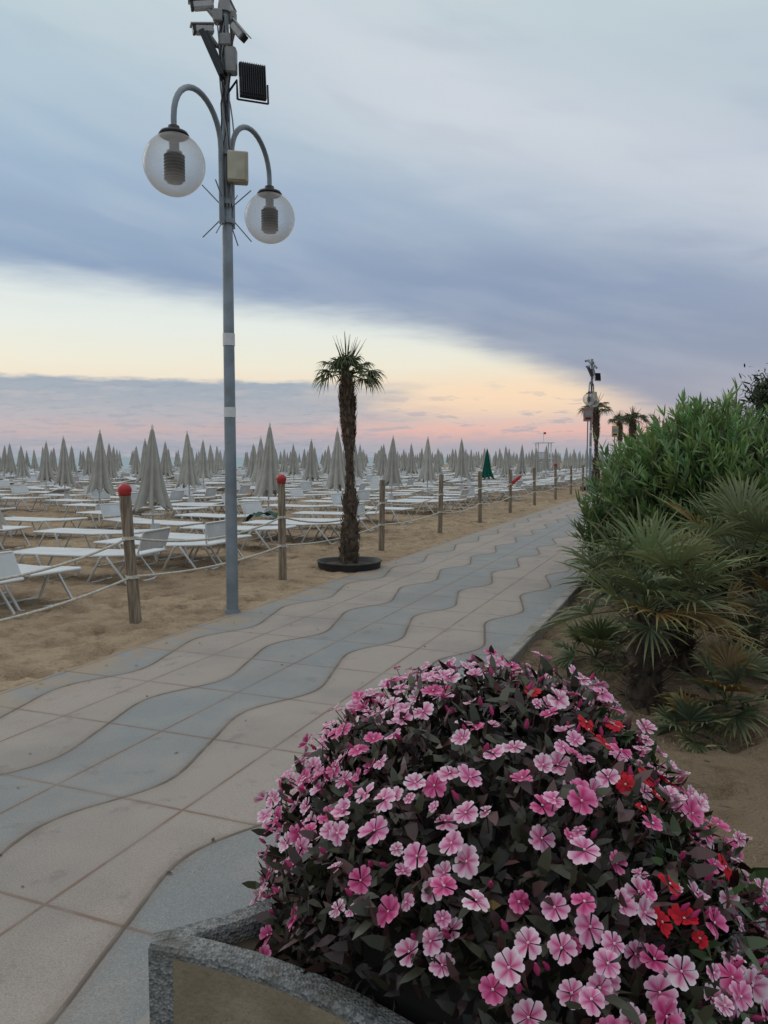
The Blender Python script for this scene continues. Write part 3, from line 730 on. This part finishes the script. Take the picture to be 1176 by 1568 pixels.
# ------------------------------------------------------------------ low fan palms
def fan_palm(loc, z0, nl, pet, R, seed, dead=.15, stub=True, elmin=-15, elmax=80, tone=1.0):
    random.seed(seed); e = empty('fan_palm', loc); lf = MB()
    for i in range(nl):
        a = i*2.399+random.uniform(-.4, .4); u = (i+.5)/nl; elv = math.radians(elmin+(elmax-elmin)*u+random.uniform(-8, 8))
        d = Vector((math.cos(a)*math.cos(elv), math.sin(a)*math.cos(elv), math.sin(elv)))
        g = random.uniform(.6, 1.45)*tone; c = (g*random.uniform(.88, 1.1), g, g*random.uniform(.85, 1.2))
        if random.random() < dead*(1.6-u): c = (g*1.5, g*.8, g*.6)
        fan_leaf(lf, (0, 0, z0-.05*random.random()), d, pet*random.uniform(.6, 1.2), R*random.uniform(.7, 1.15), 24, random.uniform(150, 230), .22, c, .35, w=.021, tipc=(1.7, 1.45, 1.2), pr=.006)
    lf.build('fronds', [M_fan], e)
    if stub and z0 > .2:
        tk = MB(); tk.tube([(0, 0, -.1), (0, 0, z0*.5), (0, 0, z0)], [.12, .11, .08], 14)
        for i in range(260):
            z = random.uniform(0, z0); a = random.uniform(0, 6.28); rd = Vector((math.cos(a), math.sin(a), 0)); tg = Vector((-rd.y, rd.x, 0))
            p = rd*.10+Vector((0, 0, z)); L = random.uniform(.06, .22); tip = p+rd*L*.8+Vector((0, 0, L*random.uniform(-.5, .8))); g = random.uniform(.5, 2)
            tk.add([p-tg*.014, p+tg*.014, tip+tg*.003, tip-tg*.003], [(0, 1, 2, 3)], 0, False, (g, g*.9, g*.75))
        tk.build('trunk', [M_trunk], e)
    return e
fan_palm((1.72, 5.10, 0), .60, 30, .38, .48, 31, tone=1.1, elmin=-5)
fan_palm((2.2, 5.8, 0), .55, 22, .36, .42, 38)
fan_palm((2.95, 6.35, 0), .72, 28, .45, .50, 32, tone=1.15, elmin=5)
fan_palm((2.05, 4.6, 0), .14, 12, .22, .26, 33, tone=.6)
fan_palm((1.62, 5.9, 0), .10, 12, .2, .28, 34, dead=.05, tone=.9)
fan_palm((2.85, 5.4, 0), .40, 18, .32, .36, 35, tone=.6)
fan_palm((1.76, 4.40, 0), .04, 8, .15, .2, 39, tone=.7)

# ------------------------------------------------------------------ planter
M_agg, N, b = newmat('exposed_aggregate'); pos = N.n('ShaderNodeNewGeometry').outputs['Position']
v = N.vor(pos, 130, out='Color'); sv_ = N.n('ShaderNodeSeparateColor'); N.put(sv_.inputs[0], v)
c = N.mix(sv_.outputs[0], (.09, .095, .10, 1), (.27, .275, .27, 1)); c = N.mix(N.smooth(N.noise(pos, 9, 4), .48, .66, 0, .7), c, (.10, .092, .075, 1))
N.put(b.inputs['Base Color'], c); b.inputs['Roughness'].default_value = .9; N.put(b.inputs['Normal'], N.bump(N.vor(pos, 130), .8, .006))
M_tan, N, b = newmat('tan_render'); pos = N.n('ShaderNodeNewGeometry').outputs['Position']
c = N.mix(N.smooth(N.noise(pos, 6, 4, .6), .3, .7), (.20, .165, .11, 1), (.29, .245, .17, 1)); c = N.mix(N.smooth(N.noise(pos, 90, 3, .7), .55, .7, 0, .4), c, (.11, .09, .06, 1))
N.put(b.inputs['Base Color'], c); b.inputs['Roughness'].default_value = .9; N.put(b.inputs['Normal'], N.bump(N.noise(pos, 60, 4), .6, .008))
C1 = Vector((-.585, 1.80, 0)); a1 = Vector((.96, -.80, 0)); a2 = Vector((.80, .96, 0))
cor = [C1, C1+a1, C1+a1+a2, C1+a2]; cen = (cor[0]+cor[2])/2
ol = []; kinds = []
for k in range(4):
    A, B = cor[k], cor[(k+1) % 4]; ch = (B-A).normalized(); inn = Vector((-ch.y, ch.x, 0)); A2 = A+ch*.035; B2 = B-ch*.035
    for i in range(21):
        t = i/20; ol.append(A2.lerp(B2, t)+inn*.14*4*t*(1-t)); kinds.append('side' if 1 <= i < 19 else 'corner')
def offset(pts, dd):
    n = len(pts); r = []
    for i in range(n):
        t = (pts[(i+1) % n]-pts[i-1]).normalized(); r.append(pts[i]+Vector((-t.y, t.x, 0))*dd)
    return r
def rough(pts, amt):
    return [p+Vector((noise.noise(p*18), noise.noise(p*18+Vector((4, 4, 4))), 0))*amt for p in pts]
rings = [(ol, 0), (ol, .425), (ol, .440), (rough(offset(ol, .007), .004), .45), (rough(offset(ol, .056), .004), .452), (offset(ol, .062), .44), (offset(ol, .064), .36)]
mb = MB(); n = len(ol); vs = []
for pts, z in rings: vs += [p+Vector((0, 0, z)) for p in pts]
fs = []
for j in range(len(rings)-1):
    for i in range(n):
        i2 = (i+1) % n; fs.append(((j*n+i, j*n+i2, (j+1)*n+i2, (j+1)*n+i), 1 if (j == 0 and kinds[i] == 'side') else 0))
mb.add(vs, [f for f, k in fs], 0, False)
for i, (f, k) in enumerate(fs): mb.m[i] = k
mb.add([p+Vector((0, 0, .40)) for p in offset(ol, .06)]+[cen+Vector((0, 0, .42))], [(i, (i+1) % n, n) for i in range(n)], 2, True)
mb.build('concrete_planter', [M_agg, M_tan, M_soil])

# ------------------------------------------------------------------ impatiens
M_imp = gmat('impatiens_leaf', (.034, .035, .022), .40, 0, attr=True)
M_pet, N, b = newmat('petals'); a = N.n('ShaderNodeAttribute'); a.attribute_name = 'Col'
N.put(b.inputs['Base Color'], a.outputs['Color']); b.inputs['Roughness'].default_value = .6; b.inputs['Specular IOR Level'].default_value = .25
tr = N.n('ShaderNodeBsdfTranslucent'); N.put(tr.inputs[0], a.outputs['Color']); mx = N.n('ShaderNodeMixShader'); mx.inputs[0].default_value = .2
N.put(mx.inputs[1], b.outputs[0]); N.put(mx.inputs[2], tr.outputs[0]); N.put([q for q in M_pet.node_tree.nodes if q.type == 'OUTPUT_MATERIAL'][0].inputs[0], mx.outputs[0])
imp = empty('impatiens_plant', tuple(cen)); ib = cen.copy()
DC = Vector((.295, 2.02, .40)); DR = (.61, .86, .58)
n0 = Vector((.64, .768, 0))
def ok(p):
    if (p-C1).dot(n0) < .185-.36*max(0, p.z-.44): return False
    return True
def dome(az_, el_, k=1.0):
    d = Vector((math.cos(az_)*math.cos(el_), math.sin(az_)*math.cos(el_), math.sin(el_)))
    lump = 1+.10*noise.noise(d*2.6)+.09*noise.noise(d*6+Vector((3, 1, 2)))+.05*math.exp(-((d.x-.25)**2+(d.z-.9)**2)/.05)
    p = DC+Vector((d.x*DR[0], d.y*DR[1], d.z*DR[2]))*k*lump
    nr = Vector((d.x/DR[0], d.y/DR[1], d.z/DR[2])).normalized(); return p, nr
g = np.random.default_rng(4); P = []; D = []; Nr = []; br = []
for i in range(12500):
    az_ = g.uniform(0, 6.283); el_ = math.asin(g.uniform(-.3, 1)); k = g.uniform(.74, 1.0); p, nr = dome(az_, el_, k)
    if not ok(p): continue
    P.append(p-ib); d = nr*g.uniform(.1, .9)+Vector(g.normal(size=3))*.6+Vector((0, 0, .1)); D.append(d); Nr.append(nr+Vector(g.normal(size=3))*.45)
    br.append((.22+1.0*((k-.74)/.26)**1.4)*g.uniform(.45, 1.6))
P = np.array(P); D = np.array(D); Nr = np.array(Nr); br = np.array(br); n = len(P); L = g.uniform(.032, .07, n)
redn = g.random(n) < .35
grn = P[:, 0] > .25
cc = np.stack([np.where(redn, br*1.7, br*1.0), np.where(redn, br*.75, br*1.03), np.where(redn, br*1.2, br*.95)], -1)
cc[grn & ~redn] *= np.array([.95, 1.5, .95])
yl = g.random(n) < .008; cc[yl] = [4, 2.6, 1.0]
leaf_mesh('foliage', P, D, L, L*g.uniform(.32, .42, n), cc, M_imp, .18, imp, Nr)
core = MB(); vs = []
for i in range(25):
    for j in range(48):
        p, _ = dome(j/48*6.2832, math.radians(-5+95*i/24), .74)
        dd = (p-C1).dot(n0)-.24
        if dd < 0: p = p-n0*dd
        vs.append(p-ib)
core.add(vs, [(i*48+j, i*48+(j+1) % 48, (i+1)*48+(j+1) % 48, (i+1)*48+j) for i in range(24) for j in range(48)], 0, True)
core.build('dark_core', [gmat('dark_core_fill', (.012, .012, .009), .95, 0)], imp)  # plain dark dome inside the bush, blocks the gaps between leaves
fl = MB(); random.seed(12)
def flower(c, nr, R, kind):
    nr = nr.normalized(); t = nr.orthogonal().normalized(); bt = nr.cross(t); ph = random.uniform(0, 6.28)
    fade = random.random()
    if kind == 'red': ce, md, ed = (.36, .004, .015), (.60, .008, .025), (.66, .012, .04)
    elif kind == 'hot': ce, md, ed = (.42, .015, .12), (.62, .11, .28), (.76, .27, .46)
    else:
        ce, md, ed = (.52, .04, .19), (.70, .28+.18*fade, .47+.1*fade), (.80, .52+.20*fade, .65+.12*fade)
    cup = random.uniform(-.1, .35)
    for k in range(5):
        a = ph+k*2*math.pi/5+random.uniform(-.12, .12); pr = R*random.uniform(.85, 1.1); tilt = cup+random.uniform(-.2, .2)
        dx = t*math.cos(a)+bt*math.sin(a); dy = -t*math.sin(a)+bt*math.cos(a); up = nr*(.0015*k)
        wv_ = random.uniform(-.08, .08)
        def pt(r, y, z=0): return c+dx*(r*pr)+dy*(y*pr)+nr*((z+wv_*y*4)*pr+tilt*r*r*pr)+up
        vs = [pt(.03, 0), pt(.38, -.25, .05), pt(.40, 0, .0), pt(.38, .25, .05), pt(.76, -.52, .08), pt(.72, -.2, .06), pt(.74, 0, .03), pt(.72, .2, .06), pt(.76, .52, .08),
              pt(.97, -.38, .0), pt(1.03, -.16, .02), pt(.90, 0, .0), pt(1.03, .16, .02), pt(.97, .38, .0)]
        cs = [ce, md, ce, md, ed, md, tuple(.65*x+.35*y for x, y in zip(ce, md)), md, ed, ed, ed, md, ed, ed]
        fs_ = [(0, 1, 2), (0, 2, 3), (1, 4, 5), (1, 5, 2), (2, 5, 6), (2, 6, 7), (2, 7, 3), (3, 7, 8), (4, 9, 10, 5), (5, 10, 11, 6), (6, 11, 12, 7), (7, 12, 13, 8)]
        fl.add(vs, fs_, 0, True, cs)
    y = (.80, .74, .76); fl.add([c+nr*.006+t*.003, c+nr*.006+bt*.003, c+nr*.006-t*.003, c+nr*.006-bt*.003, c+nr*.009], [(0, 1, 4), (1, 2, 4), (2, 3, 4), (3, 0, 4)], 0, False, y)
pl = []; tries = 0
RCs = [(Vector((.56, 1.62, .80)), .13), (Vector((.57, 1.90, .90)), .12), (Vector((.55, 1.42, .74)), .10), (Vector((.66, 1.8, .74)), .11)]
while len(pl) < 780 and tries < 60000:
    tries += 1
    if pl and random.random() < .35:
        q = random.choice(pl); az_, el_ = q[1]+random.uniform(-.11, .11), q[2]+random.uniform(-.10, .10)
    else: az_ = random.uniform(0, 6.283); el_ = math.asin(random.uniform(-.25, .98))
    el_ = max(-.28, min(1.5, el_))
    p, nr = dome(az_, el_, random.uniform(.97, 1.06))
    if not ok(p): continue
    if any((p-o[0]).length < .039 for o in pl): continue
    pl.append((p, az_, el_, nr))
for p, az_, el_, nr in pl:
    kind = 'pink' if random.random() < .76 else 'hot'
    for rc, rr_ in RCs:
        if random.random() < .55*math.exp(-((p-rc).length/rr_)**2): kind = 'red'
    R = random.uniform(.021, .030) if random.random() < .8 else random.uniform(.012, .018)
    toC = Vector((-.1, -.5, .7)).normalized()
    flower(p-ib, nr+toC*.3+Vector((random.uniform(-.6, .6), random.uniform(-.6, .6), random.uniform(-.4, .4))), R, kind)
    fl.tube([p-ib-nr*.07, p-ib-nr*.002], .0015, 4, col=(.12, .05, .05))
for i in range(260):
    p, nr = dome(random.uniform(0, 6.283), math.asin(random.uniform(-.2, 1)), random.uniform(.97, 1.03)); d = (nr+Vector((random.uniform(-.6, .6), random.uniform(-.6, .6), .3))).normalized()
    if not ok(p): continue
    fl.tube([p-ib, p-ib+d*.010, p-ib+d*.024], [.003, .006, .002], 6, col=(.5, .05, .18))
fl.build('flowers', [M_pet], imp)
print('objects', len(bpy.data.objects), 'flowers', len(pl))
